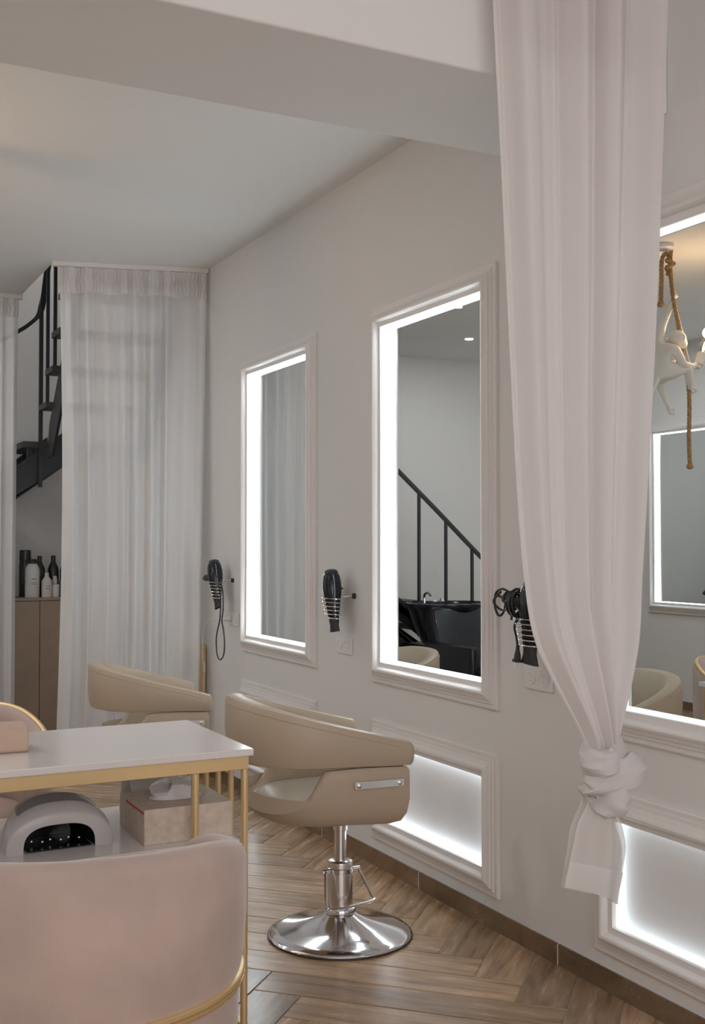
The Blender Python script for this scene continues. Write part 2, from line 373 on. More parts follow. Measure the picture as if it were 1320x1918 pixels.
# ------------------------------------------------------------------ styling chairs
def dplan(t, xf, xb, w):
    """closed D-shaped plan, t in 0..1: 0 = right front corner, going round the back to the left front corner, then across the front"""
    a = 0.86
    if t < a:
        u = t/a; th = -PI/2-u*PI   # right side -> back -> left
        s = 0.30
        if u < s: return (xf+(0.0-xf-0.04)*(u/s), -w)
        if u > 1-s: return (xf+(-0.04-xf)*((1-u)/s), w)
        v = (u-s)/(1-2*s); ang = -PI/2-v*PI
        c, sn = math.cos(ang), math.sin(ang); e = 0.80
        return (-0.04+(xb+0.04)*-1*math.copysign(abs(c)**e, c), w*math.copysign(abs(sn)**e, sn))
    u = (t-a)/(1-a); return (xf, w-2*w*u)
XFR, XBK, HW = 0.14, -0.375, 0.265
def make_chair():
    t = thing('styling_chair', '', 'salon chair')
    # upper band: backrest and arms in one
    n = 72; rows = []
    for i in range(n+1):
        u = i/n; tt = u*0.86; x, y = dplan(tt, XFR, XBK, HW)
        x2, y2 = dplan(min(tt+0.004, 0.86), XFR, XBK, HW); x1, y1 = dplan(max(tt-0.004, 0), XFR, XBK, HW)
        tx, ty = x2-x1, y2-y1; l = math.hypot(tx, ty) or 1; nx, ny = -ty/l, tx/l   # outward?
        if nx*(x+0.1)+ny*y < 0: nx, ny = -nx, -ny
        m = 1-abs(2*u-1)                      # 0 at arm ends, 1 at back centre
        s = m*m*(3-2*m)
        zt = 0.668+0.135*min(1, (XFR-x)/(XFR-XBK)); zb = 0.592+0.010*s
        th = 0.050+0.012*s; lean = 0.006*s
        sec = []
        hgt = zt-zb; r = min(0.020, hgt*0.3)
        prof = [(0, r), (0.006, 0.004), (0.02, 0), (th-0.02, 0), (th-0.006, 0.004), (th, r), (th, hgt-r), (th-0.006, hgt-0.004), (th-0.02, hgt), (0.02, hgt), (0.006, hgt-0.004), (0, hgt-r), (-0.004, hgt*0.5)]
        for d, h in prof:
            o = lean*(h/hgt)-d
            sec.append((x+nx*o, y+ny*o, zb+h))
        rows.append(sec)
    # rounded end caps
    def cap(row, dx):
        c = [sum(p[k] for p in row)/len(row) for k in range(3)]
        return [(c[0]+(p[0]-c[0])*0.7+dx, c[1]+(p[1]-c[1])*0.7, c[2]+(p[2]-c[2])*0.75) for p in row]
    rows = [cap(rows[0], 0.010)]+rows+[cap(rows[-1], 0.010)]
    mb = MB(); mb.grid(rows, cv=True); k = len(rows[0]); mb.f.append(tuple(range(k))); mb.sm.append(False); mb.f.append(tuple(range((len(rows)-1)*k, len(rows)*k))); mb.sm.append(False)
    band = mb.build('backrest_band', M['leather'], t, fix=True)
    # piping seam near the top of the band
    pp = []
    for i in range(4, n-3):
        r = rows[i+1]; p = Vector(r[11]); pp.append(p+Vector((0, 0, -0.002)))
    MB().tube(pp, 0.0022, 6).build('piping', M['leather'], band)
    # lower seat shell
    n = 120; rows = []
    for i in range(n):
        tt = i/n; x, y = dplan(tt, XFR-0.005, XBK+0.058, HW-0.006)
        u = tt/0.86
        if u <= 1:
            m = 1-abs(2*u-1)
            zt = smooth_tab([(-0.40, 0.460), (-0.31, 0.461), (-0.265, 0.468), (-0.222, 0.486), (-0.190, 0.518), (-0.168, 0.556), (-0.156, 0.590), (0.2, 0.590)], x)
            zb = 0.405+0.012*m
        else: zt = 0.487; zb = 0.415
        cx, cy = -0.10, 0.0
        dx, dy = x-cx, y-cy
        sec = []
        for f, z in ((0.0, 0.402), (0.55, 0.402), (0.80, zb-0.001), (0.91, zb+0.012), (0.97, zb+0.040), (1.0, zb+0.085), (1.0, max(zt-0.03, zb+0.09)), (0.995, zt-0.010), (0.97, zt), (0.90, zt), (0.87, zt-0.008), (0.855, 0.470), (0.5, 0.468), (0.0, 0.468)):
            # keep front edge flat
            sec.append((cx+dx*f, cy+dy*f, z))
        rows.append(sec)
    mb = MB(); mb.grid(rows, cu=True); mb.build('seat_shell', M['leather'], t, fix=True)
    # seat cushion
    rows = []
    for i in range(72):
        x, y = dplan(i/72, XFR-0.006, XBK+0.100, HW-0.045); dx, dy = x+0.10, y
        rows.append([(-0.10+dx*f, dy*f, z) for f, z in ((0, 0.464), (0.98, 0.464), (1.0, 0.468), (0.99, 0.474), (0.94, 0.480), (0.82, 0.485), (0.5, 0.489), (0, 0.489))])
    MB().grid(rows, cu=True).build('seat_cushion', M['leather_in'], t, fix=True)
    # chrome side bars
    for sg in (-1, 1):
        y = sg*(HW-0.003)
        b = MB().box(-0.055, 0.112, min(y, y+sg*0.004), max(y, y+sg*0.004), 0.533, 0.556).build('side_bar', M['steel'], t, bevel=0.001); b['label'] = 'brushed steel bar on the arm panel'
        for x in (-0.040, 0.097):
            MB().lathe([(0, 0.005), (0.005, 0.005), (0.0075, 0.003), (0.0075, 0)], 16).build('bolt', M['chrome'], b, loc=(x, y+sg*0.004, 0.5445), rot=(R(-90*sg), 0, 0))
    # pedestal
    MB().lathe([(0, 0.403), (0.075, 0.403), (0.085, 0.398), (0.085, 0.392), (0.03, 0.385), (0.0, 0.385)], 24).build('mount_plate', M['matblack'], t)
    mb = MB(); mb.lathe([(0.024, 0.402), (0.024, 0.345), (0.0205, 0.343), (0.0205, 0.235), (0, 0.235)], 24); mb.build('piston', M['chrome'], t)
    mb = MB(); mb.lathe([(0, 0.246), (0.034, 0.246), (0.040, 0.242), (0.041, 0.236), (0.041, 0.075), (0, 0.075)], 36); mb.build('cylinder', M['satin'], t)
    mb = MB(); mb.lathe([(0.0405, 0.095), (0.050, 0.093), (0.053, 0.088), (0.053, 0.080), (0.049, 0.076), (0.040, 0.076)], 36); mb.build('collar_ring', M['chrome'], t)
    mb = MB(); mb.lathe([(0.0, 0.078), (0.045, 0.077), (0.055, 0.070), (0.075, 0.058), (0.11, 0.044), (0.155, 0.031), (0.205, 0.021), (0.228, 0.016), (0.238, 0.010), (0.240, 0.006)], 72); mb.build('base_disc', M['chrome'], t)
    MB().lathe([(0.2, 0.0), (0.237, 0.0), (0.241, 0.002), (0.2405, 0.0065), (0.236, 0.009)], 72).build('base_gasket', M['matblack'], t)
    # foot pump lever: two lugs and a bent bar
    pd = thing_part = MB()
    pd.tube(bez([(-0.058, -0.010, 0.213), (-0.062, -0.03, 0.205), (-0.078, -0.075, 0.135), (-0.072, -0.086, 0.118), (-0.05, -0.090, 0.114), (0.07, -0.080, 0.122), (0.092, -0.072, 0.128), (0.088, -0.062, 0.135), (0.068, -0.02, 0.195), (0.058, -0.008, 0.214)], 8), 0.0052, 8)
    pd.build('pump_lever', M['chrome'], t)
    for s in (-1, 1):
        mb = MB(); mb.cyl((s*0.036, -0.008, 0.214), (s*0.066, -0.008, 0.214), 0.0075, 12); mb.build('lever_lug', M['chrome'], t)
    mb = MB(); mb.lathe([(0.0415, 0.224), (0.0435, 0.222), (0.0435, 0.208), (0.0415, 0.206)], 36); mb.build('lever_band', M['chrome'], t)
    return t
c2 = make_chair(); c2.location = (1.668, 3.372, 0); c2.rotation_euler = (0, 0, R(-5))
tag(c2, 'beige leather salon chair on a chrome disc base, facing the middle mirror', 'salon chair', 'beige salon chairs')
c1 = dup(c2, (1.650, 5.14, 0), R(-9))
for ch in c1.children:          # this one is pumped lower
    if ch.name.split('.')[0] in ('backrest_band', 'seat_shell', 'seat_cushion', 'side_bar', 'mount_plate'): ch.location.z -= 0.062
c1; c1['label'] = 'beige leather salon chair behind the white table, in front of the back curtain'

# ------------------------------------------------------------------ hair dryers in spiral holders
def spiral_holder(y, z, label, tilt=0):
    t = thing('dryer_holder', label, 'dryer holder', (XW, y, z), 0, 'wire hair dryer holders')
    ax = -0.078
    P = []
    for i in range(0, 6*24+1):
        a = i/24*2*PI+PI*0.5; u = i/(6*24); r = 0.046-0.013*u
        P.append((ax+math.cos(a)*r, tilt*(-0.098*u)+math.sin(a)*r, -0.004-0.098*u))
    P.append((ax+0.02, tilt*-0.1, -0.106))
    MB().tube(P, 0.0022, 6).build('spiral_wire', M['chrome'], t)
    MB().tube(bez([(ax+0.03, -0.042, -0.004), (ax+0.055, -0.055, 0.0), (-0.010, -0.055, 0.0), (-0.004, -0.055, 0.0)], 6), 0.004, 8).build('arm', M['chrome'], t)
    MB().lathe([(0, 0.012), (0.010, 0.012), (0.012, 0.008), (0.012, 0)], 16).build('wall_knob', M['matblack'], t, loc=(0, -0.055, 0.0), rot=(0, R(-90), 0))
    return t
def hair_dryer(y, z, label, handle_len=0.09, tilt=0.0, hy=1, hx=-0.15):
    """barrel upright with nozzle down; handle towards +Y"""
    t = thing('hair_dryer', label, 'hair dryer', (XW-0.078, y, z), 0, 'black hair dryers'); t.rotation_euler = (tilt, 0, 0)
    b = MB().lathe([(0.0, 0.108), (0.018, 0.107), (0.030, 0.100), (0.036, 0.088), (0.040, 0.060), (0.041, 0.035), (0.038, 0.008), (0.034, -0.012), (0.029, -0.045), (0.025, -0.075), (0.022, -0.088)], 28).build('barrel', M['black'], t)
    MB().lathe([(0.030, 0.1005), (0.026, 0.112), (0.016, 0.117), (0, 0.118)], 24).build('air_inlet', M['matblack'], t)
    # ridge line along the barrel
    MB().tube(bez([(-0.030, -0.018, 0.092), (-0.036, -0.022, 0.06), (-0.036, -0.021, 0.02), (-0.030, -0.018, -0.02)], 6), 0.0022, 6).build('trim_line', M['black'], b)
    rows = []
    for k in range(24):
        a = 2*PI*k/24; rows.append([(math.cos(a)*rx, math.sin(a)*ry, zz) for rx, ry, zz in ((0.0225, 0.0225, -0.080), (0.021, 0.0225, -0.100), (0.016, 0.029, -0.116), (0.011, 0.046, -0.146), (0.008, 0.043, -0.146), (0.010, 0.02, -0.11))])
    MB().grid(rows, cu=True).build('nozzle', M['matblack'], t)
    d = Vector((hx, hy, 0.12)).normalized()
    h = MB(); p0 = Vector((0, 0, 0.030)); rows = []
    for f, rr in ((0.02, 0.021), (0.04, 0.0205), (handle_len*0.7, 0.018), (handle_len, 0.0185), (handle_len+0.012, 0.016), (handle_len+0.02, 0.010)):
        rows.append((p0+d*f, rr))
    h.tube([r[0] for r in rows], [r[1] for r in rows], 14); hd = h.build('handle', M['matblack'], t)
    q = p0+d*(handle_len+0.018); MB().tube([q, q+d*0.025], [0.006, 0.004], 8).build('strain_relief', M['cord'], hd)
    return t, p0, d, q
# (y, z) of barrel centres
D1 = (5.700, 1.090); D2 = (4.270, 1.068); D3 = (2.862, 1.066)
spiral_holder(D1[0]-0.004, D1[1]+0.005, 'chrome spiral wire dryer holder on the wall beside the back curtain', 0.35)
spiral_holder(D2[0], D2[1]+0.005, 'chrome spiral wire dryer holder on the wall between the two far mirrors', 0.2)
spiral_holder(D3[0]+0.012, D3[1]+0.005, 'chrome spiral wire dryer holder on the wall behind the knotted curtain', 0.1)
h1, p0, d, q = hair_dryer(*D1, 'black hair dryer with a hanging cord loop, beside the back curtain', 0.10, R(-15))
MB().tube(bez([(0.0, -0.030, 0.03), (-0.01, -0.056, 0.02), (-0.012, -0.085, -0.03), (-0.010, -0.105, -0.10), (-0.010, -0.098, -0.165), (-0.008, -0.082, -0.21), (-0.006, -0.035, -0.28), (0, -0.012, -0.34), (0, -0.028, -0.395), (0.0, -0.075, -0.412), (0, -0.125, -0.38), (0, -0.138, -0.315), (0.004, -0.108, -0.25), (0.004, -0.086, -0.205), (0.004, -0.104, -0.14), (0.005, -0.096, -0.06), (0.005, -0.06, 0.01)], 8), 0.0038, 6).build('cord', M['cord'], h1, rot=(R(15), 0, 0))
h2, p0, d, q = hair_dryer(*D2, 'black hair dryer between the two far mirrors', 0.035, R(-8), hx=0.9, hy=0.5)
loops = MB()
for k in range(4):
    a0 = 0.3*k
    loops.tube([(-0.005+0.012*k+0.012*math.cos(a0), 0.052+0.006*k+0.020*math.cos(2*PI*j/20+a0), 0.012-0.01*k+(0.045+0.006*k)*math.sin(2*PI*j/20)) for j in range(20)], 0.0036, 6, closed=True)
loops.build('cord', M['cord'], h2)
h3, p0, d, q = hair_dryer(*D3, 'black hair dryer with cord wrapped round its handle, behind the knotted curtain', 0.115, R(4), hx=-0.1)
cw = MB(); a = d.cross(Vector((0, 0, 1))).normalized(); b = d.cross(a)
P = []
for i in range(0, 7*14+1):
    u = i/(7*14); th = 2*PI*i/14; rr = 0.031-0.006*u+0.004*math.sin(3.1*th/2)+(0.012 if i < 50 else 0)
    P.append(p0+d*(0.045+0.06*u+0.006*math.sin(i*0.9))+a*rr*math.cos(th)+b*rr*math.sin(th))
cw.tube(P, 0.0042, 6)
q2 = p0+d*0.13
cw.tube(bez([q2+Vector((0, -0.03, 0.02)), q2+Vector((-0.01, 0.0, 0.03)), q2+Vector((-0.01, 0.035, 0.012)), q2+Vector((-0.01, 0.038, -0.03)), q2+Vector((-0.005, 0.022, -0.058)), q2+Vector((0, 0.004, -0.045)), q2+Vector((0, -0.01, 0.0)), q2+Vector((0, -0.035, 0.02))], 8), 0.004, 6)
cw.tube(bez([q2+Vector((0, 0.02, 0.02)), q2+Vector((-0.02, 0.032, -0.012)), q2+Vector((-0.01, 0.01, -0.036)), q2+Vector((-0.01, -0.03, -0.034)), q2+Vector((-0.01, -0.055, -0.036)), q2+Vector((-0.012, -0.058, -0.062))], 8), 0.004, 6)
cw.tube(bez([p0+d*0.05+Vector((0, 0, -0.035)), (-0.03, 0.045, -0.03), (-0.02, 0.047, -0.07), (-0.015, 0.045, -0.10)], 8), 0.004, 6)
cw.build('cord', M['cord'], h3)
plug = MB(); plug.lathe([(0, 0.02), (0.007, 0.018), (0.008, 0.0), (0.013, -0.015), (0.014, -0.030), (0.020, -0.031), (0.020, -0.037), (0, -0.037)], 16, sx=0.7)
plug.build('plug', M['matblack'], h3, loc=(-0.015, 0.045, -0.108))
for s in (-1, 1): MB().cyl((-0.015, 0.045+s*0.008, -0.145), (-0.015, 0.045+s*0.008, -0.162), 0.002, 8).build('plug_pin', M['steel'], h3)

# ------------------------------------------------------------------ wall sockets
def socket(y, z, label, n=2):
    t = thing('wall_socket', label, 'socket', (XW, y, z), 0, 'white wall sockets')
    MB().box(-0.009, 0, -0.072, 0.072, -0.036, 0.036).build('face_plate', M['white'], t, bevel=0.003)
    for k in range(n):
        yy = (-0.034, 0.034)[k]
        MB().lathe([(0.022, 0.0), (0.022, 0.0015), (0.019, 0.002), (0.018, 0.0005), (0, 0.0005)], 24).build('socket_well', M['white'], t, loc=(-0.0095, yy, 0), rot=(0, R(-90), 0))
        for s in (-1, 1): MB().lathe([(0, 0.0012), (0.0022, 0.0010), (0.0022, 0)], 10).build('pin_hole', M['pin'], t, loc=(-0.0095, yy, s*0.009), rot=(0, R(-90), 0))
    return t
socket(4.308, 0.859, 'white double wall socket below the dryer between the two far mirrors')
socket(2.925, 0.865, 'white double wall socket behind the knotted curtain')
s1 = socket(5.62, 0.89, 'white double wall socket with a white plug, beside the back curtain')
cb = thing('white_cable', 'white power cable with plug running behind the back curtain', 'cable', (XW, 5.66, 0.89))
MB().lathe([(0, 0.045), (0.008, 0.044), (0.015, 0.03), (0.017, 0.0), (0, 0)], 16).build('plug', M['white'], cb, loc=(-0.012, 0, 0), rot=(0, R(-90), 0))
MB().tube(bez([(-0.055, 0, 0), (-0.07, 0.05, 0.0), (-0.06, 0.22, -0.03), (-0.05, 0.32, -0.10), (-0.04, 0.355, -0.2), (-0.035, 0.36, -0.29), (-0.035, 0.335, -0.32), (-0.03, 0.35, -0.27), (-0.03, 0.362, -0.4), (-0.03, 0.362, -0.86)], 8), 0.0035, 6).build('cord', M['white'], cb)

# ------------------------------------------------------------------ gold frame leaning by the back curtain
gf = thing('gold_frame', 'gold framed panel standing on the floor between back curtain and wall', 'frame', (2.033, 6.055, 0), R(0))
for bx in ((-0.06, 0.115, 0, 0.028, 0.695, 0.72), (-0.06, 0.115, 0, 0.028, 0.0, 0.025), (0.072, 0.115, 0, 0.028, 0.025, 0.695), (-0.06, -0.03, 0, 0.028, 0.025, 0.695)):
    MB().box(*bx).build('frame_bar', M['gold'], gf, bevel=0.002)
MB().box(-0.03, 0.072, 0.012, 0.018, 0.025, 0.695).build('backing', M['art'], gf)

# ------------------------------------------------------------------ white manicure table with gold frame
TX0, TX1, TY0, TY1, TZ = -0.30, 1.129, 2.80, 3.345, 0.75
tb = thing('manicure_table', 'white glossy table with gold metal frame and slatted end', 'table', ((TX0+TX1)/2, (TY0+TY1)/2, 0))
ox, oy = (TX0+TX1)/2, (TY0+TY1)/2
def tbx(x0, x1, y0, y1, z0, z1, name, m, bv=0.0015): return MB().box(x0-ox, x1-ox, y0-oy, y1-oy, z0, z1).build(name, M[m], tb, bevel=bv)
tbx(TX0, TX1, TY0, TY1, TZ-0.019, TZ, 'table_top', 'top', 0.003)
ap = 0.036; zz = TZ-0.019
tbx(TX0+0.012, TX1-0.010, TY0+0.012, TY0+0.03, zz-ap, zz, 'apron', 'gold'); tbx(TX0+0.012, TX1-0.010, TY1-0.03, TY1-0.012, zz-ap, zz, 'apron', 'gold')
tbx(TX1-0.028, TX1-0.010, TY0+0.03, TY1-0.03, zz-ap, zz, 'apron', 'gold'); tbx(TX0+0.012, TX0+0.03, TY0+0.03, TY1-0.03, zz-ap, zz, 'apron', 'gold')
def bar(x, y, z0=0.0, r=0.0095, name='slat_post'): MB().cyl((x-ox, y-oy, z0), (x-ox, y-oy, zz-ap), r, 14).build(name, M['gold'], tb)
for xx in (TX1-0.019, TX0+0.021):
    for k in range(6):
        y = TY0+0.021+(TY1-TY0-0.042)*k/5; bar(xx, y, 0.0 if k in (0, 5) else 0.022, 0.0095 if k in (0, 5) else 0.008, 'leg' if k in (0, 5) else 'slat_post')
    tbx(xx-0.009, xx+0.009, TY0+0.03, TY1-0.03, 0.004, 0.022, 'foot_rail', 'gold')
bar(0.972, TY0+0.021, 0.522, 0.0105); bar(-0.14, TY0+0.021, 0.522, 0.0105)
SZ = 0.51
tbx(TX0+0.035, TX1-0.032, TY0+0.02, TY1-0.01, SZ-0.018, SZ, 'shelf', 'top', 0.002)
for y in (TY0+0.02, TY1-0.02): tbx(TX0+0.03, TX1-0.028, y-0.006, y+0.006, SZ-0.03, SZ-0.018, 'shelf_rail', 'gold')
# pink hand rest on the table
pad = MB().box(-0.16, 0.155, -0.06, 0.06, 0, 0.066).build('hand_rest', M['pinkpad'], None, bevel=0.008, loc=(0.435, 3.09, TZ), rot=(0, 0, R(-4)))
tag(pad, 'pink block hand rest on the white table', 'hand rest')

# ---- UV nail lamp
def nail_lamp():
    t = thing('nail_lamp', 'silver grey nail curing lamp with dark opening on the shelf under the table', 'nail lamp', (0.648, 3.02, SZ), R(2))
    def arch(n, w, h, e, k0=0, k1=None):
        k1 = n if k1 is None else k1
        return [(-w*math.copysign(abs(math.cos(PI*k/n))**e, math.cos(PI*k/n)), h*abs(math.sin(PI*k/n))**(e*0.9)) for k in range(k0, k1+1)]
    n = 24; S = ((-0.088, 0.132, 0.090), (-0.084, 0.137, 0.097), (-0.055, 0.140, 0.116), (-0.01, 0.136, 0.128), (0.04, 0.118, 0.122), (0.075, 0.092, 0.098), (0.095, 0.06, 0.05))
    secs = [[(x, y, z) for x, z in arch(n, w, h, 0.86)] for y, w, h in S]
    inner = [(x-0.004, -0.090, z) for x, z in arch(n, 0.092, 0.066, 0.7)]
    mb = MB(); mb.grid(secs); mb.grid([inner, secs[0]]); mb.add(secs[-1], [tuple(range(n+1))]); mb.build('housing', M['lampgrey'], t, fix=True)
    MB().grid([[(x*f-0.004, y, z*f) for x, z in arch(n, 0.092, 0.066, 0.7)] for y, f in ((-0.090, 1), (0.02, 0.95), (0.05, 0.7), (0.055, 0.02))]).build('cavity', M['black'], t)
    MB().grid([[(x*1.012, y, z*1.012) for x, z in arch(n, w, h, 0.86, 6, 18)] for y, w, h in S[2:6]]).build('top_cover', M['lampdark'], t)
    for k in range(6):
        x = -0.062+0.024*k; MB().lathe([(0, 0.003), (0.003, 0.002), (0.004, 0)], 10).build('diode', M['steel'], t, loc=(x, -0.03-0.015*(k % 2), 0.014), rot=(R(90), 0, 0))
    MB().box(-0.085, 0.08, -0.085, 0.05, 0.001, 0.004).build('base_plate', M['black'], t)
nail_lamp()
# ---- tissue box
tbz = thing('tissue_box', 'patterned cardboard tissue box with tissue, on the shelf under the table', 'tissue box', (0.972, 2.985, SZ), R(0))
bx = MB().box(-0.122, 0.122, -0.118, 0.118, 0, 0.092).build('box', M['paper'], tbz, bevel=0.002)
MB().box(-0.1235, -0.1222, -0.118, 0.05, 0.080, 0.0855).build('stripe', M['red'], bx)
rows = []
for i in range(14):
    a = 2*PI*i/14; rows.append([(0.075*math.cos(a)*f+0.012*math.sin(5*a)*g, 0.045*math.sin(a)*f+0.012*math.cos(4*a)*g, 0.092+z+0.012*math.sin(3*a)*g) for f, z, g in ((1.0, 0.001, 0), (0.8, 0.014, .4), (0.95, 0.030, 1), (0.5, 0.042, 1), (0.1, 0.034, 0.5))])
MB().grid(rows, cu=True).build('tissue', M['tissue'], tbz)
pk = thing('tissue_pack', 'crumpled white pack leaning behind the tissue box, under the table', 'tissue pack', (0.99, 3.24, SZ), R(4))
rows = []
for i in range(9):
    u = i/8; rows.append([(-0.085+0.17*u, math.cos(2*PI*k/12)*(0.045+0.006*math.sin(7*u+k)), 0.062+math.sin(2*PI*k/12)*(0.060-0.03*abs(u-0.4)+0.004*math.cos(9*u+2*k))) for k in range(12)])
MB().grid(rows, cv=True).add([], []).build('wrapper', M['tissue'], pk)
MB().box(-0.09, 0.09, -0.05, 0.05, 0.0, 0.02).build('tray', M['white'], pk, bevel=0.004)

# ------------------------------------------------------------------ pink velvet tub chairs
def tub_chair(name, label, loc, rz, rimgold=False, hb=0.735, ha=0.60, Rr=0.315):
    t = thing(name, label, 'armchair', loc, rz, 'pink velvet tub chairs')
    # opening towards +Y; back at -Y.  angle a measured from -Y
    n = 64; A = R(128); rows = []; rim = []
    for i in range(n+1):
        a = -A+2*A*i/n; m = 1-abs(a)/A; s = smooth_tab([(0, ha-0.05), (0.08, ha), (0.35, ha+0.035), (0.65, hb-0.012), (1, hb)], m)
        th = 0.055 if m > 0.05 else 0.05
        sx, sy = math.sin(a), -math.cos(a)
        sec = []
        for d, z in ((0.0, 0.440), (-0.006, 0.47), (-0.012, 0.55), (-0.012, s-0.03), (-0.003, s-0.010), (0.012, s), (0.035, s), (0.050, s-0.010), (0.058, s-0.03), (0.060, 0.48), (0.06, 0.440)):
            r = Rr-d; sec.append((sx*r, sy*r, z))
        rows.append(sec); rim.append((sx*(Rr-0.006), sy*(Rr-0.006), s-0.002))
    mb = MB(); mb.grid(rows, cv=True); k = len(rows[0])
    mb.f.append(tuple(range(k))); mb.sm.append(True); mb.f.append(tuple(range(n*k, n*k+k))); mb.sm.append(True)
    mb.build('back_shell', M['velvet'], t, fix=True)
    if rimgold:
        g = MB().tube(rim, 0.009, 8).build('rim_trim', M['gold'], t)
    MB().lathe([(Rr-0.01, 0.418), (Rr+0.006, 0.418), (Rr+0.009, 0.423), (Rr+0.009, 0.428), (Rr+0.003, 0.430), (Rr+0.009, 0.432), (Rr+0.009, 0.439), (Rr+0.005, 0.442), (Rr-0.02, 0.442)], 72).build('gold_band', M['gold'], t)
    MB().lathe([(0, 0.30), (Rr-0.04, 0.30), (Rr-0.012, 0.31), (Rr-0.004, 0.33), (Rr-0.004, 0.418), (0, 0.418)], 72).build('seat_base', M['velvet'], t)
    MB().lathe([(0, 0.490), (Rr-0.12, 0.488), (Rr-0.08, 0.480), (Rr-0.064, 0.46), (Rr-0.064, 0.442), (0, 0.442)], 48).build('seat_cushion', M['velvet'], t)
    for a in (45, 135, 225, 315):
        x, y = math.cos(R(a)), math.sin(R(a))
        MB().tube([(x*0.21, y*0.21, 0.30), (x*0.255, y*0.255, 0.0)], [0.014, 0.009], 12).build('leg', M['gold'], t)
    return t
tub_chair('tub_armchair', 'pink velvet tub armchair with gold band, seen from behind at the white table', (0.555, 2.29, 0), R(-8), ha=0.648)
tub_chair('tub_armchair', 'pink velvet armchair with gold rimmed round back, on the far side of the white table', (0.475, 3.63, 0), R(176), True, 0.772, 0.665, 0.285)

# ------------------------------------------------------------------ curtains
def noise1(x, s=0): return math.sin(x*1.7+s)+0.6*math.sin(x*3.9+1.3*s+1)+0.35*math.sin(x*8.3+2.1*s)
def hanging(name, label, pL, pR, ztop, zbot, nf, amp, matn, seed, band=0.13, right_in=None, left_in=None, fwd=0.0, group='sheer back curtains'):
    """gathered sheer on a ceiling rail between two floor points"""
    t = thing(name, label, 'curtain', ((pL[0]+pR[0])/2, (pL[1]+pR[1])/2, 0), 0, group)
    bx_, by_ = t.location[0], t.location[1]
    a = Vector((pL[0], pL[1], 0)); b = Vector((pR[0], pR[1], 0)); dv = b-a; nrm = Vector((-dv.y, dv.x, 0)).normalized()
    nu, nv = 260, 40
    def pt(u, z, extra=0):
        f = (ztop-z)/(ztop-zbot)
        uu = u
        if right_in: uu = uu*(1-right_in*f*u*u)
        if left_in: uu = uu+left_in*math.sin(PI*f)*(1-u)**3
        k = 2*PI*nf*(u+0.016*noise1(u*6, seed))
        g = min(1, f*7)
        am = amp*(0.35+0.65*g)*(0.75+0.4*math.sin(u*11+seed))
        o = am*(math.sin(k+0.35*math.sin(2.2*f+seed+u*5))+0.22*math.sin(2*k+seed+0.8*f))-fwd*f*u**3
        sh = 0.004*math.sin(k*1.0+3*f+seed)
        return a+dv*uu+dv.normalized()*sh+nrm*(o+extra)
    rows = []
    for j in range(nv+1):
        z = ztop-band+(zbot-ztop+band)*j/nv
        rows.append([(*(pt(i/nu, z)-Vector((bx_, by_, 0))).xy, z) for i in range(nu+1)])
    MB().grid(rows).build('drape', M[matn], t)
    # pencil-pleat heading
    rows = []
    for j in range(9):
        z = ztop-(band+0.012)*j/8
        rows.append([(*(pt(i/nu, ztop-0.02, -0.014+0.008*math.sin(i*0.9+1.1*math.sin(j*1.3+i*0.07))*(1-abs(j/8-0.5)))-Vector((bx_, by_, 0))).xy, z+(0.006*math.sin(i*0.11+seed) if j == 8 else 0)) for i in range(nu+1)])
    MB().grid(rows).build('pleated_heading', M['hem'], t)
    return t
hanging('sheer_curtain', 'long white sheer curtain covering the stairwell at the end of the mirror wall', (1.352, 6.25), (2.135, 6.035), 2.822, 0.02, 9, 0.027, 'sheer', 1.0, 0.13, right_in=0.055, left_in=0.035, fwd=0.10)
hanging('sheer_curtain', 'white sheer curtain at the left edge, beyond the gap showing the stairs', (0.47, 7.22), (1.312, 7.22), 2.825, 0.02, 9, 0.026, 'sheer', 2.4, 0.10)
for (p, q, lb) in (((1.325, 6.262), (2.150, 6.045), 'white curtain rail on the ceiling above the stairwell curtain'), ((0.45, 7.22), (1.335, 7.22), 'white curtain rail on the ceiling above the left edge curtain')):
    c = ((p[0]+q[0])/2, (p[1]+q[1])/2); ln = math.hypot(q[0]-p[0], q[1]-p[1])/2; an = math.atan2(q[1]-p[1], q[0]-p[0])
    r = thing('curtain_rail', lb, 'curtain rail', (c[0], c[1], ZC), an, 'ceiling curtain rails')
    MB().box(-ln, ln, -0.016, 0.016, -0.026, 0.0).build('track', M['white'], r, bevel=0.002)
    for s in (-1, 1): MB().box(min(s*ln, s*(ln+0.003)), max(s*ln, s*(ln+0.003)), -0.018, 0.018, -0.03, 0.0).build('end_cap', M['white'], r)

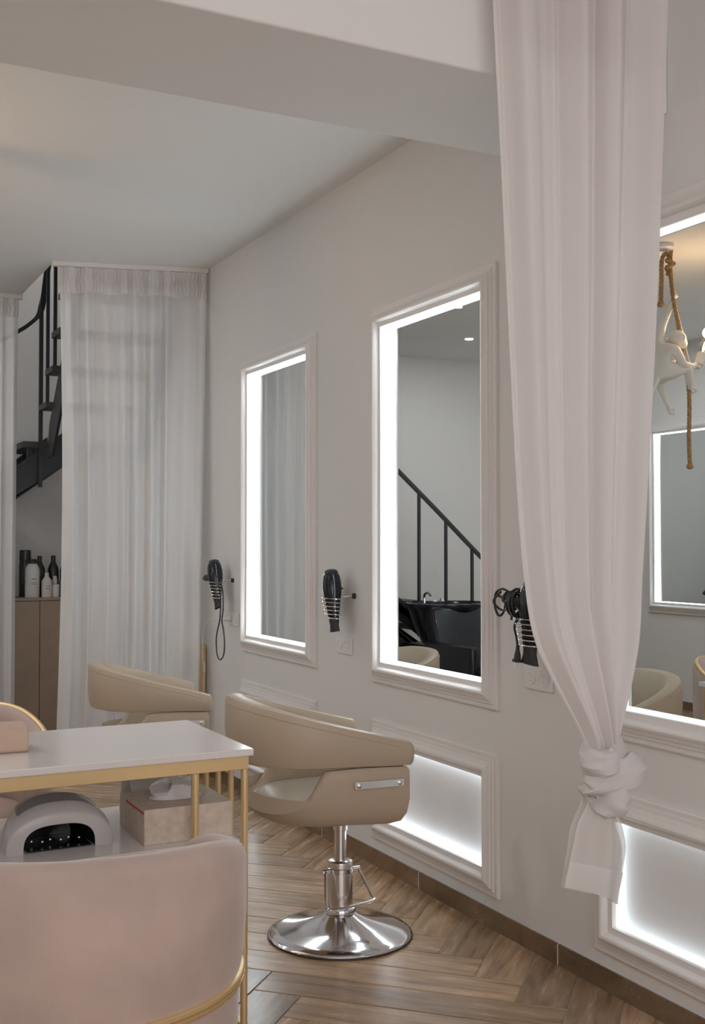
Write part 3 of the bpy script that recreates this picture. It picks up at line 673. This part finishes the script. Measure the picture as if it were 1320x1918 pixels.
# ---- foreground curtain tied in a knot
CYP = 2.235
Ltab = [(0.80, 1.790), (0.86, 1.757), (0.926, 1.716), (1.06, 1.643), (1.216, 1.612), (1.449, 1.591), (1.836, 1.569), (2.224, 1.549), (2.612, 1.527), (3.0, 1.51)]
Rtab = [(0.80, 1.874), (0.914, 1.905), (1.048, 1.935), (1.211, 1.946), (1.458, 1.966), (1.877, 1.996), (2.302, 2.020), (2.734, 2.042), (3.0, 2.05)]
kc = thing('knotted_curtain', 'white voile curtain tied in a knot, hanging in the right foreground', 'curtain', (1.83, CYP, 0.4))
def kb(mb, name, m, **k):
    q = MB(); q.v = [(x-1.83, y-CYP, z-0.4) for x, y, z in mb.v]; q.f = mb.f; q.sm = mb.sm
    return q.build(name, M[m], kc, **k)
nu, nv = 220, 110; rows = []
for j in range(nv+1):
    z = 3.0+(0.79-3.0)*(j/nv)
    l = smooth_tab(Ltab, z); r = smooth_tab(Rtab, z); wd = r-l
    f = (3.0-z)/2.2; row = []
    for i in range(nu+1):
        u = i/nu
        k = 2*PI*(3.7*u+0.16*math.sin(u*9+0.6)+0.05*math.sin(z*1.3)+0.05)
        am = 0.026*min(1.0, 0.55+wd*0.9) if wd > 0.2 else 0.026*(0.35+wd*1.9)
        o = am*(math.sin(k)+0.30*math.sin(2*k+1.0+0.4*z)+0.07*math.sin(4.7*k+2+z))
        # gathered bulge near the knot
        t_ = max(0, 1-(z-0.79)/0.35); o += 0.035*math.sin(PI*u)*-t_
        x = l+wd*(u+0.028*math.sin(k+1.2)*min(1, u*6)*min(1, (1-u)*6))
        row.append((x, CYP+o, z))
    rows.append(row)
mb = MB(); mb.grid(rows); kb(mb, 'drape', 'curtain')
# knot
def wrapband(c, rx, ry, h, tilt, roll, seed, th=0.018, open_=0.0, flare=0):
    mb = MB(); nA, nB = 64, 26; rows = []
    rot = Euler((tilt, roll, 0)).to_matrix()
    for i in range(nA):
        a = 2*PI*i/nA; row = []
        for k in range(nB):
            b = 2*PI*k/nB; cb, sb = math.cos(b), math.sin(b)
            fold = 0.10*math.sin(5*b+2.2*a+seed)+0.06*math.sin(9*b-3*a+seed)
            rr = 1+fold
            e = th*(1+0.5*math.sin(a*2+seed))*rr
            rad = 1+0.10*math.sin(2*a+seed)+0.06*math.sin(3*a+2*seed)+flare*max(0, math.cos(a-0.1))**6
            x = (rx*rad+cb*e)*math.cos(a); y = (ry*rad+cb*e)*math.sin(a); z = sb*h*(1+0.25*math.sin(a+seed))*rr
            row.append(Vector(c)+rot @ Vector((x, y, z)))
        rows.append(row)
    mb.grid(rows, cu=True, cv=True); return mb
kn = kb(wrapband((1.833, CYP-0.005, 0.762), 0.042, 0.040, 0.046, R(6), R(-7), 0.4, 0.024), 'knot_wrap', 'hem')
kb(wrapband((1.850, CYP-0.012, 0.712), 0.050, 0.042, 0.030, R(-14), R(-16), 2.1, 0.022, flare=0.38), 'knot_wrap', 'hem')
kb(wrapband((1.842, CYP-0.006, 0.664), 0.030, 0.032, 0.036, R(12), R(30), 4.0, 0.022), 'knot_wrap', 'hem')
kb(wrapband((1.806, CYP-0.012, 0.706), 0.014, 0.022, 0.034, R(20), R(22), 1.0, 0.016), 'knot_wrap', 'hem')
# tail below the knot, with hem
TL = [(0.40, 1.736), (0.452, 1.724), (0.50, 1.735), (0.55, 1.750), (0.60, 1.764), (0.645, 1.792), (0.68, 1.812)]
TR = [(0.40, 1.882), (0.45, 1.897), (0.52, 1.912), (0.57, 1.906), (0.61, 1.890), (0.645, 1.876), (0.68, 1.862)]
def tail(zlo, zhi, dy, fl, nv=36, nu=90, off=0.0):
    rows = []
    for j in range(nv+1):
        row = []
        for i in range(nu+1):
            u = i/nu; zb = zlo-0.062*u+0.010*math.sin(PI*u); zt = zhi
            z = zt+(zb-zt)*j/nv
            l = smooth_tab(TL, max(z, 0.4)); r = smooth_tab(TR, max(z, 0.4))
            g = (0.68-z)/0.28
            x = l+(r-l)*u; y = CYP+dy+0.013*math.sin(2*PI*1.35*u+fl)*(0.5+0.6*g)+0.004*math.sin(2*PI*3.3*u+fl*2)*(1.2-g)-0.03*math.sin(PI*u)
            row.append((x+off, y, z))
        rows.append(row)
    return rows
mb = MB(); mb.grid(tail(0.452, 0.68, 0.0, 0.6)); kb(mb, 'tail', 'tailv')
mb = MB(); mb.grid([[(x+0.028*(0.68-z)/0.28, y, z-0.014) for x, y, z in row] for row in tail(0.452, 0.68, 0.045, 2.6)]); kb(mb, 'tail', 'tailv')
# hem: strip over the lowest part of the front layer
full_rows = tail(0.452, 0.68, -0.003, 0.6, nv=60)
mb = MB(); mb.grid([r for r in full_rows[44:]]); kb(mb, 'hem', 'hem')
rod = thing('curtain_rod', 'white curtain rod on the beam above the knotted curtain', 'curtain rod', (1.4, CYP, 3.02))
MB().cyl((-0.9, 0, 0), (0.74, 0, 0), 0.014, 16).build('rod', M['white'], rod)
for x in (-0.85, 0.70): MB().box(x-0.012, x+0.012, 0, BY0-CYP, -0.012, 0.012).build('bracket', M['white'], rod)

# ------------------------------------------------------------------ staircase behind the sheers
st = thing('staircase', 'black steel staircase with railing behind the sheer curtains', 'staircase', (0, 7.45, 0))
def sb(mb, name, m, bv=0): 
    q = MB(); q.v = [(x, y-7.45, z) for x, y, z in mb.v]; q.f = mb.f; q.sm = mb.sm; return q.build(name, M[m], st, bevel=bv)
SY = 7.45; SW = 0.66
# lower flight rises along +X: tread nosing line z = zl(x)
zl = lambda x: 1.905+0.775*(x-1.46)
xs0 = 1.46-1.905/0.775
nst = 10; run = (1.44-xs0)/nst
for k in range(nst):
    x = xs0+run*(k+0.5); z = zl(x)
    sb(MB().box(x-run*0.60, x+run*0.62, SY+0.02, SY+SW-0.02, z-0.04, z), 'tread', 'tread')
for y in (SY, SY+SW-0.02):
    mb = MB(); x0, x1 = xs0-0.05, 1.68
    P = [(x0, zl(x0)-0.05+0.02), (x1, zl(x1)-0.03), (x1, zl(x1)-0.26), (x0+0.25, 0.0), (x0-0.05, 0.0)]
    mb.add([(x, y, z) for x, z in P]+[(x, y+0.02, z) for x, z in P], [tuple(range(5)), tuple(range(9, 4, -1))]+[(i, (i+1) % 5, 5+(i+1) % 5, 5+i) for i in range(5)])
    sb(mb, 'stringer', 'blackmetal')
    fl = MB(); fl.add([(x0, y-0.012, zl(x0)-0.07), (x1, y-0.012, zl(x1)-0.07), (x1, y+0.03, zl(x1)-0.07), (x0, y+0.03, zl(x0)-0.07), (x0, y-0.012, zl(x0)-0.055), (x1, y-0.012, zl(x1)-0.055), (x1, y+0.03, zl(x1)-0.055), (x0, y+0.03, zl(x0)-0.055)], [(0,3,2,1),(4,5,6,7),(0,1,5,4),(1,2,6,5),(2,3,7,6),(3,0,4,7)])
    sb(fl, 'stringer_flange', 'blackmetal')
# winder treads at the corner
sb(MB().box(1.395, 2.10, 7.46, 8.08, 1.915, 1.955), 'tread', 'tread')
sb(MB().box(1.43, 1.46, 7.50, 7.53, 1.80, 1.915), 'post', 'blackmetal')
# upper flight rises towards -Y
UX0, UX1 = 1.50, 2.12
for k in range(6):
    y = 7.30-0.185*k; z = 2.185+0.205*k
    sb(MB().box(UX0-0.02, UX1, y-0.12, y+0.10, z-0.035, z), 'tread', 'tread')
for x in (UX0+0.02, UX1-0.02):
    mb = MB(); P = [(7.36, 1.83), (7.20, 1.83), (5.98+0.25, 2.98), (6.38, 3.05), (7.26, 2.10)]
    P = [(7.33, 1.84), (7.20, 1.84), (6.42, 2.72), (6.42, 3.0), (7.27, 2.05)]
    mb.add([(x, y, z) for y, z in P]+[(x+0.018, y, z) for y, z in P], [tuple(range(5)), tuple(range(9, 4, -1))]+[(i, (i+1) % 5, 5+(i+1) % 5, 5+i) for i in range(5)])
    sb(mb, 'stringer', 'blackmetal')
# railing: one handrail from the lower flight round the corner and up, with balusters
rail = lambda x: smooth_tab([(-0.95, 0.84), (-0.491, 1.237), (0.208, 1.854), (0.8, 2.285), (1.351, 2.66), (1.5, 2.77)], x)
RP = [(x, SY-0.015, rail(x)) for x in (-0.95, -0.49, -0.15, 0.208, 0.5, 0.8, 1.05, 1.30, 1.40)]
RP2 = bez([RP[-1], (1.475, SY-0.02, 2.77), (1.50, 7.40, 2.86), (1.50, 7.30, 3.0), (1.50, 7.18, 3.14), (1.50, 6.9, 3.45)], 8)
def flatbar(path, w, h):
    mb = MB(); rows = []
    P = [Vector(p) for p in path]
    for i, p in enumerate(P):
        t = (P[min(i+1, len(P)-1)]-P[max(i-1, 0)]).normalized(); s = t.cross(Vector((0, 0, 1))).normalized(); u = s.cross(t).normalized()
        rows.append([p+s*w*a+u*h*b for a, b in ((-.5, -.5), (.5, -.5), (.5, .5), (-.5, .5))])
    mb.grid(rows, cv=True, smooth=False); mb.add(rows[0], [(0, 1, 2, 3)]); mb.add(rows[-1], [(3, 2, 1, 0)]); return mb
sb(flatbar(RP[:-1]+[tuple(p) for p in RP2], 0.035, 0.024), 'handrail', 'blackmetal')
def bal(x, y, z0, z1, r=0.010): sb(MB().box(x-r, x+r, y-r, y+r, z0, z1), 'baluster', 'blackmetal')
bal(1.497, SY-0.025, 1.655, 2.80, 0.012)
for k in range(9):
    x = 1.207-0.24*k; bal(x, SY-0.015, zl(x)-0.2, rail(x))
bal(1.50, 7.235, 2.16, 3.09); bal(1.50, 7.02, 2.37, 3.32); bal(1.50, 6.80, 2.58, 3.56)

# ------------------------------------------------------------------ cabinet and bottles under the stairs
CZ = 0.93
cb_ = thing('tan_cabinet', 'tan cabinet with plain doors under the stairs, in the gap between curtains', 'cabinet', (1.66, 7.60, 0))
MB().box(-0.36, 0.34, 0, 0.36, 0.05, CZ-0.018).build('body', M['cab'], cb_)
MB().box(-0.37, 0.35, -0.022, 0.36, CZ-0.018, CZ).build('top', M['cab'], cb_, bevel=0.002)
MB().box(-0.35, 0.33, 0.03, 0.35, 0, 0.05).build('plinth', M['matblack'], cb_)
for k in range(3):
    x0 = -0.36+0.2333*k
    d_ = MB().box(x0+0.002, x0+0.2313, -0.018, -0.001, 0.055, CZ-0.022).build('door', M['cab'], cb_, bevel=0.0015)
def bottle(x, y, h, r, m, capm, label, cap_h=0.035, cap_r=None, shoulder=0.72, labelband=True, square=False):
    t = thing('bottle', label, 'bottle', (x, y, CZ), 0, 'bottles on the tan cabinet')
    hb = h-cap_h; cr = cap_r or r*0.45
    b = MB().lathe([(0, 0), (r*0.95, 0), (r, 0.006), (r, hb*shoulder), (r*0.93, hb*(shoulder+0.08)), (cr*1.0, hb*0.97), (cr*0.9, hb), (0, hb)], 24).build('body', M[m], t)
    MB().lathe([(0, h), (cr*0.9, h), (cr, h-0.004), (cr*1.02, hb), (0, hb)], 20).build('cap', M[capm], t)
    if labelband:
        rows = []
        for zf0, zf1, a0, a1 in ((0.535, 0.560, 0.85, 1.55), (0.445, 0.455, 0.75, 1.75), (0.415, 0.425, 0.75, 1.60), (0.385, 0.395, 0.75, 1.70), (0.30, 0.31, 0.75, 1.25)):
            pts = [[((r+0.0008)*math.cos(-a), (r+0.0008)*math.sin(-a), hb*z) for z in (zf0, zf1)] for a in [a0+0.3+(a1-a0)*k/6 for k in range(7)]]
            MB().grid(pts).build('printed_label', M['print'], b)
    return t
bottle(1.497, 7.66, 0.255, 0.047, 'bottle', 'bdark', 'large white bottle with dark cap at the left end of the tan cabinet', 0.03, 0.034, 0.80)
bottle(1.588, 7.64, 0.165, 0.034, 'bottle', 'bottle', 'small white bottle next to the large white bottle on the cabinet', 0.022, 0.014)
bottle(1.648, 7.645, 0.085, 0.025, 'bottle', 'bottle', 'short white jar in front of the dark bottles on the cabinet', 0.018, 0.0245, 0.9, False)
bottle(1.690, 7.68, 0.11, 0.020, 'teal', 'teal', 'small teal bottle at the right end of the visible bottles', 0.02, 0.012, 0.8, False)
bottle(1.475, 7.79, 0.315, 0.040, 'bdark', 'bdark', 'tallest black bottle behind the large white bottle', 0.07, 0.038, 0.85, False)
bottle(1.567, 7.77, 0.275, 0.036, 'bdark', 'bdark', 'black bottle with small square cap behind the small white bottle', 0.035, 0.015, 0.72, False)
bottle(1.660, 7.78, 0.278, 0.037, 'bdark', 'bdark', 'black bottle with round cap behind the short white jar', 0.035, 0.015, 0.72, False)
bottle(1.738, 7.75, 0.265, 0.038, 'bdark', 'bdark', 'black bottle at the right, half behind the stairwell curtain', 0.035, 0.02, 0.75, False)
bottle(1.655, 7.705, 0.14, 0.018, 'bottle', 'bottle', 'slim pale tube standing behind the short white jar', 0.02, 0.014, 0.92, False)

# ------------------------------------------------------------------ black shampoo station (seen in the middle mirror)
sh = thing('shampoo_station', 'black shampoo basin with reclining seat, seen reflected in the middle mirror', 'shampoo basin', (-0.06, 7.10, 0), 0)
rows = []
for k in range(40):
    a = 2*PI*k/40; ca, sa = math.cos(a), math.sin(a)
    rows.append([(0.33*f*ca, 0.26*g*sa+0.03, z) for f, g, z in ((0.0, 0.0, 0.50), (0.45, 0.5, 0.50), (0.62, 0.64, 0.56), (0.80, 0.80, 0.68), (0.94, 0.94, 0.80), (1.0, 1.0, 0.835), (0.99, 0.99, 0.85), (0.94, 0.93, 0.852), (0.88, 0.87, 0.83), (0.80, 0.78, 0.74), (0.6, 0.6, 0.66), (0.0, 0.0, 0.64))])
MB().grid(rows, cu=True).build('basin_bowl', M['black'], sh, fix=True)
MB().lathe([(0.15, 0.52), (0.14, 0.40), (0.17, 0.2), (0.22, 0.03), (0.22, 0.0), (0, 0)], 32).build('pedestal', M['black'], sh)
MB().tube(bez([(0.10, 0.20, 0.84), (0.10, 0.20, 0.90), (0.10, 0.15, 0.92), (0.10, 0.11, 0.90)], 6), 0.009, 10).build('faucet', M['chrome'], sh)
MB().lathe([(0, 0.025), (0.016, 0.022), (0.02, 0), (0, 0)], 16).build('mixer_knob', M['chrome'], sh, loc=(-0.06, 0.21, 0.85))
seat = MB().box(-0.29, 0.29, -0.85, -0.22, 0.36, 0.47).build('seat', M['black'], sh, bevel=0.03)
bk = MB().box(-0.28, 0.28, -0.06, 0.06, 0, 0.42).build('backrest', M['black'], sh, bevel=0.03, loc=(0, -0.24, 0.42), rot=(R(-14), 0, 0))
for s in (-1, 1): MB().box(s*0.30-0.035, s*0.30+0.035, -0.80, -0.18, 0.12, 0.60).build('armrest', M['black'], sh, bevel=0.02)
MB().box(-0.24, 0.24, -0.75, -0.25, 0.0, 0.36).build('seat_plinth', M['black'], sh, bevel=0.01)

# ------------------------------------------------------------------ monkey pendant lamp (seen in the nearest mirror)
mk = thing('monkey_lamp', 'white monkey figure hanging on a rope holding a lit bulb, reflected in the nearest mirror', 'pendant lamp', (0.198, 4.466, ZC))
OX, OY, OZ = 0.15, 4.466, ZC
def V3(x, z, y=0.0): return (x-OX, y, z-OZ)
def rope_path(pts, n=10): return bez([V3(*p) for p in pts], n)
def rope(name, path, r):
    P = path; mb = MB(); cum = 0; strands = [[] for _ in range(3)]; prev = None
    for i, p in enumerate(P):
        t = (P[min(i+1, len(P)-1)]-P[max(i-1, 0)]).normalized(); a = t.cross(Vector((0, 1, 0.02))).normalized(); b = t.cross(a)
        if prev is not None: cum += (p-prev).length
        prev = p
        for s in range(3):
            ph = cum*95+s*2*PI/3; strands[s].append(p+(a*math.cos(ph)+b*math.sin(ph))*r*0.5)
    for s in strands: mb.tube(s, r*0.58, 6)
    return mb.build(name, M['rope'], mk)
rope('rope', rope_path([(0.165, 2.83), (0.172, 2.75), (0.165, 2.68), (0.150, 2.575), (0.118, 2.44), (0.095, 2.31), (0.070, 2.22), (0.050, 2.12), (0.045, 2.0), (0.050, 1.85), (0.045, 1.71)], 24), 0.0115)
rope('rope', rope_path([(0.165, 2.80, 0.01), (0.195, 2.81, 0.01), (0.215, 2.77, 0.015), (0.217, 2.68, 0.015), (0.222, 2.555, 0.015)], 16), 0.0115)
rope('rope_knot', rope_path([(0.16, 2.79, 0.02), (0.195, 2.77, 0.0), (0.165, 2.755, -0.02), (0.195, 2.735, 0.0), (0.162, 2.72, 0.02), (0.19, 2.70, 0.0)], 12), 0.011)
MB().lathe([(0.014, 0.0), (0.022, -0.02), (0.006, -0.03)], 10).build('rope_tassel', M['rope'], mk, loc=V3(0.222, 2.556, 0.015))
MB().lathe([(0.014, 0.0), (0.02, -0.02), (0.006, -0.03)], 10).build('rope_tassel', M['rope'], mk, loc=V3(0.045, 1.712))
MB().lathe([(0, 0), (0.055, 0), (0.055, -0.018), (0.045, -0.026), (0, -0.026)], 24).build('canopy', M['white'], mk, loc=V3(0.215, ZC-0.001))
MB().tube(bez([V3(0.215, 2.83), V3(0.175, 2.815), V3(0.152, 2.70), V3(0.145, 2.585), V3(0.098, 2.40, -0.012), V3(0.06, 2.26, -0.014), V3(0.03, 2.24, -0.014)], 8), 0.003, 6).build('flex', M['white'], mk)
# body grown from a skeleton: reflected view looks along +Y-ish, figure faces -X (towards the rope)
def skin(name, verts, edges, radii, root, m, parent, sub=2):
    me = bpy.data.meshes.new(name); me.from_pydata([V3(*v) for v in verts], edges, []); o = bpy.data.objects.new(name, me); COL.objects.link(o); o.parent = parent
    me.materials.append(M[m]); s = o.modifiers.new('skin', 'SKIN'); s.use_smooth_shade = True
    for i, r in enumerate(radii): me.skin_vertices[0].data[i].radius = (r, r) if not isinstance(r, tuple) else r; me.skin_vertices[0].data[i].use_root = (i == root)
    ss = o.modifiers.new('sub', 'SUBSURF'); ss.levels = sub; ss.render_levels = sub; return o
vs = [(0.225, 2.175, 0.0), (0.225, 2.235, 0.0), (0.200, 2.285, 0.0), (0.172, 2.315, 0.0),           # pelvis, belly, chest, neck base
      (0.150, 2.335, 0.0),                                                                          # neck
      (0.205, 2.335, 0.055), (0.185, 2.43, 0.05), (0.155, 2.52, 0.03), (0.145, 2.575, 0.008),         # raised arm
      (0.190, 2.285, -0.062), (0.165, 2.215, -0.085), (0.080, 2.215, -0.055), (0.022, 2.235, -0.03),  # arm holding the lamp
      (0.170, 2.190, -0.055), (0.105, 2.210, -0.062), (0.085, 2.135, -0.045), (0.050, 2.12, -0.010),  # bent leg gripping the rope
      (0.200, 2.15, 0.055), (0.180, 2.10, 0.06), (0.170, 2.055, 0.05), (0.150, 2.01, 0.04),           # hanging leg
      (0.262, 2.150, 0.0), (0.285, 2.10, 0.0), (0.315, 2.04, 0.0)]                                     # tail
es = [(0, 1), (1, 2), (2, 3), (3, 4), (2, 5), (5, 6), (6, 7), (7, 8), (2, 9), (9, 10), (10, 11), (11, 12), (0, 13), (13, 14), (14, 15), (15, 16), (0, 17), (17, 18), (18, 19), (19, 20), (0, 21), (21, 22), (22, 23)]
rs = [0.046, 0.044, 0.050, 0.034, 0.028, 0.030, 0.021, 0.018, 0.015, 0.030, 0.022, 0.018, 0.014, 0.034, 0.027, 0.019, 0.014, 0.030, 0.021, 0.016, 0.011, 0.018, 0.010, 0.007]
body = skin('monkey_body', vs, es, rs, 0, 'plaster', mk)
# head: skull, muzzle, brow, ears
hd = MB(); hc = Vector(V3(0.128, 2.362, 0.0)); rows = []
for i in range(24):
    th = PI*i/23; row = []
    for k in range(32):
        ph = 2*PI*k/32; n_ = Vector((-math.sin(th)*math.cos(ph), math.sin(th)*math.sin(ph), math.cos(th)))
        rr = 0.047*(1+0.06*n_.z)
        muz = max(0, n_.dot(Vector((-0.86, 0, -0.5)).normalized())); rr += 0.024*muz**6
        brow = max(0, n_.dot(Vector((-0.93, 0, 0.25)).normalized())); rr += 0.007*brow**10
        for sg in (-1, 1):
            ey = max(0, n_.dot(Vector((-0.9, 0.34*sg, 0.02)).normalized())); rr -= 0.006*ey**60
        row.append(hc+n_*rr)
    rows.append(row)
hd.grid(rows, cv=True); head = hd.build('head', M['plaster'], mk)
for sg in (-1, 1):
    MB().lathe([(0.0, 0.004), (0.008, 0.002), (0.014, 0.006), (0.018, 0.004), (0.016, -0.004), (0.008, -0.006)], 18).build('ear', M['plaster'], head, loc=hc+Vector((0.008, sg*0.047, 0.004)), rot=(R(-90*sg), 0, R(12)))
    MB().lathe([(0, 0.005), (0.0035, 0.0035), (0.005, 0)], 10).build('eye', M['matblack'], head, loc=hc+Vector((-0.043, sg*0.017, 0.002)), rot=(0, R(-90), 0))
# hands with five fingers, feet with toes
def hand(c, dirv, spread, sc_=1.0, curl=1):
    c = Vector(V3(*c)); d = Vector(dirv).normalized(); s = Vector(spread).normalized(); n_ = d.cross(s)
    mb = MB(); mb.tube([c-d*0.008, c, c+d*0.014, c+d*0.019], [0.010*sc_, 0.015*sc_, 0.014*sc_, 0.008*sc_], 10)
    for k, ln in enumerate((0.026, 0.030, 0.029, 0.022)):
        b0 = c+d*0.014+s*(k-1.5)*0.0072*sc_
        mb.tube([b0, b0+d*ln*0.45*sc_+n_*0.004*curl, b0+d*ln*0.75*sc_+n_*0.014*curl, b0+d*ln*0.6*sc_+n_*0.022*curl], [0.0052*sc_, 0.005*sc_, 0.0045*sc_, 0.003*sc_], 7)
    b0 = c-s*0.012*sc_
    mb.tube([b0, b0-s*0.010+d*0.008, b0-s*0.010+d*0.016+n_*0.010*curl], [0.006*sc_, 0.005*sc_, 0.0035*sc_], 7)
    return mb
hand((0.146, 2.583, 0.004), (-0.1, -0.15, 1), (1, 0.3, 0), 1.0).build('hand', M['plaster'], mk)
hand((0.022, 2.237, -0.028), (-1, 0.2, 0.1), (0, 0.2, 1), 0.95).build('hand', M['plaster'], mk)
hand((0.048, 2.118, -0.010), (-0.7, 0.2, -0.5), (0.5, 0.3, -0.7), 1.15).build('foot', M['plaster'], mk)
hand((0.149, 2.008, 0.04), (-0.25, 0, -1), (1, 0.3, 0), 1.0).build('foot', M['plaster'], mk)
# lamp holder, bulb, filament
ld = Vector((-0.42, 0, 1)).normalized(); l0 = Vector(V3(0.016, 2.215, -0.03))
lh = MB(); lh.tube([l0, l0+ld*0.02, l0+ld*0.022, l0+ld*0.085, l0+ld*0.09], [0.014, 0.016, 0.024, 0.026, 0.02], 20); lh.build('lamp_holder', M['plaster'], mk)
bb = MB(); rr = [0.012, 0.016, 0.022, 0.027, 0.029, 0.027, 0.020, 0.011, 0.002]; bb.tube([l0+ld*(0.088+0.105*i/8) for i in range(9)], rr, 20)
bulb = bb.build('bulb', M['bulb'], mk)
ff = MB()
for k in range(4):
    a = 2*PI*k/4; s = Vector((math.cos(a)*0.008, math.sin(a)*0.008, 0)); ff.tube([l0+ld*0.10+s*0.4, l0+ld*0.125+s, l0+ld*0.155+s], 0.0022, 5)
ff.build('filament', M['filament'], bulb)
pl = bpy.data.lights.new('bulb_light', 'POINT'); pl.energy = BULB_W; pl.color = (1.0, 0.62, 0.32); pl.shadow_soft_size = 0.03
po = bpy.data.objects.new('bulb_light', pl); COL.objects.link(po); po.parent = mk; po.location = l0+ld*0.21
print('planks', cnt)
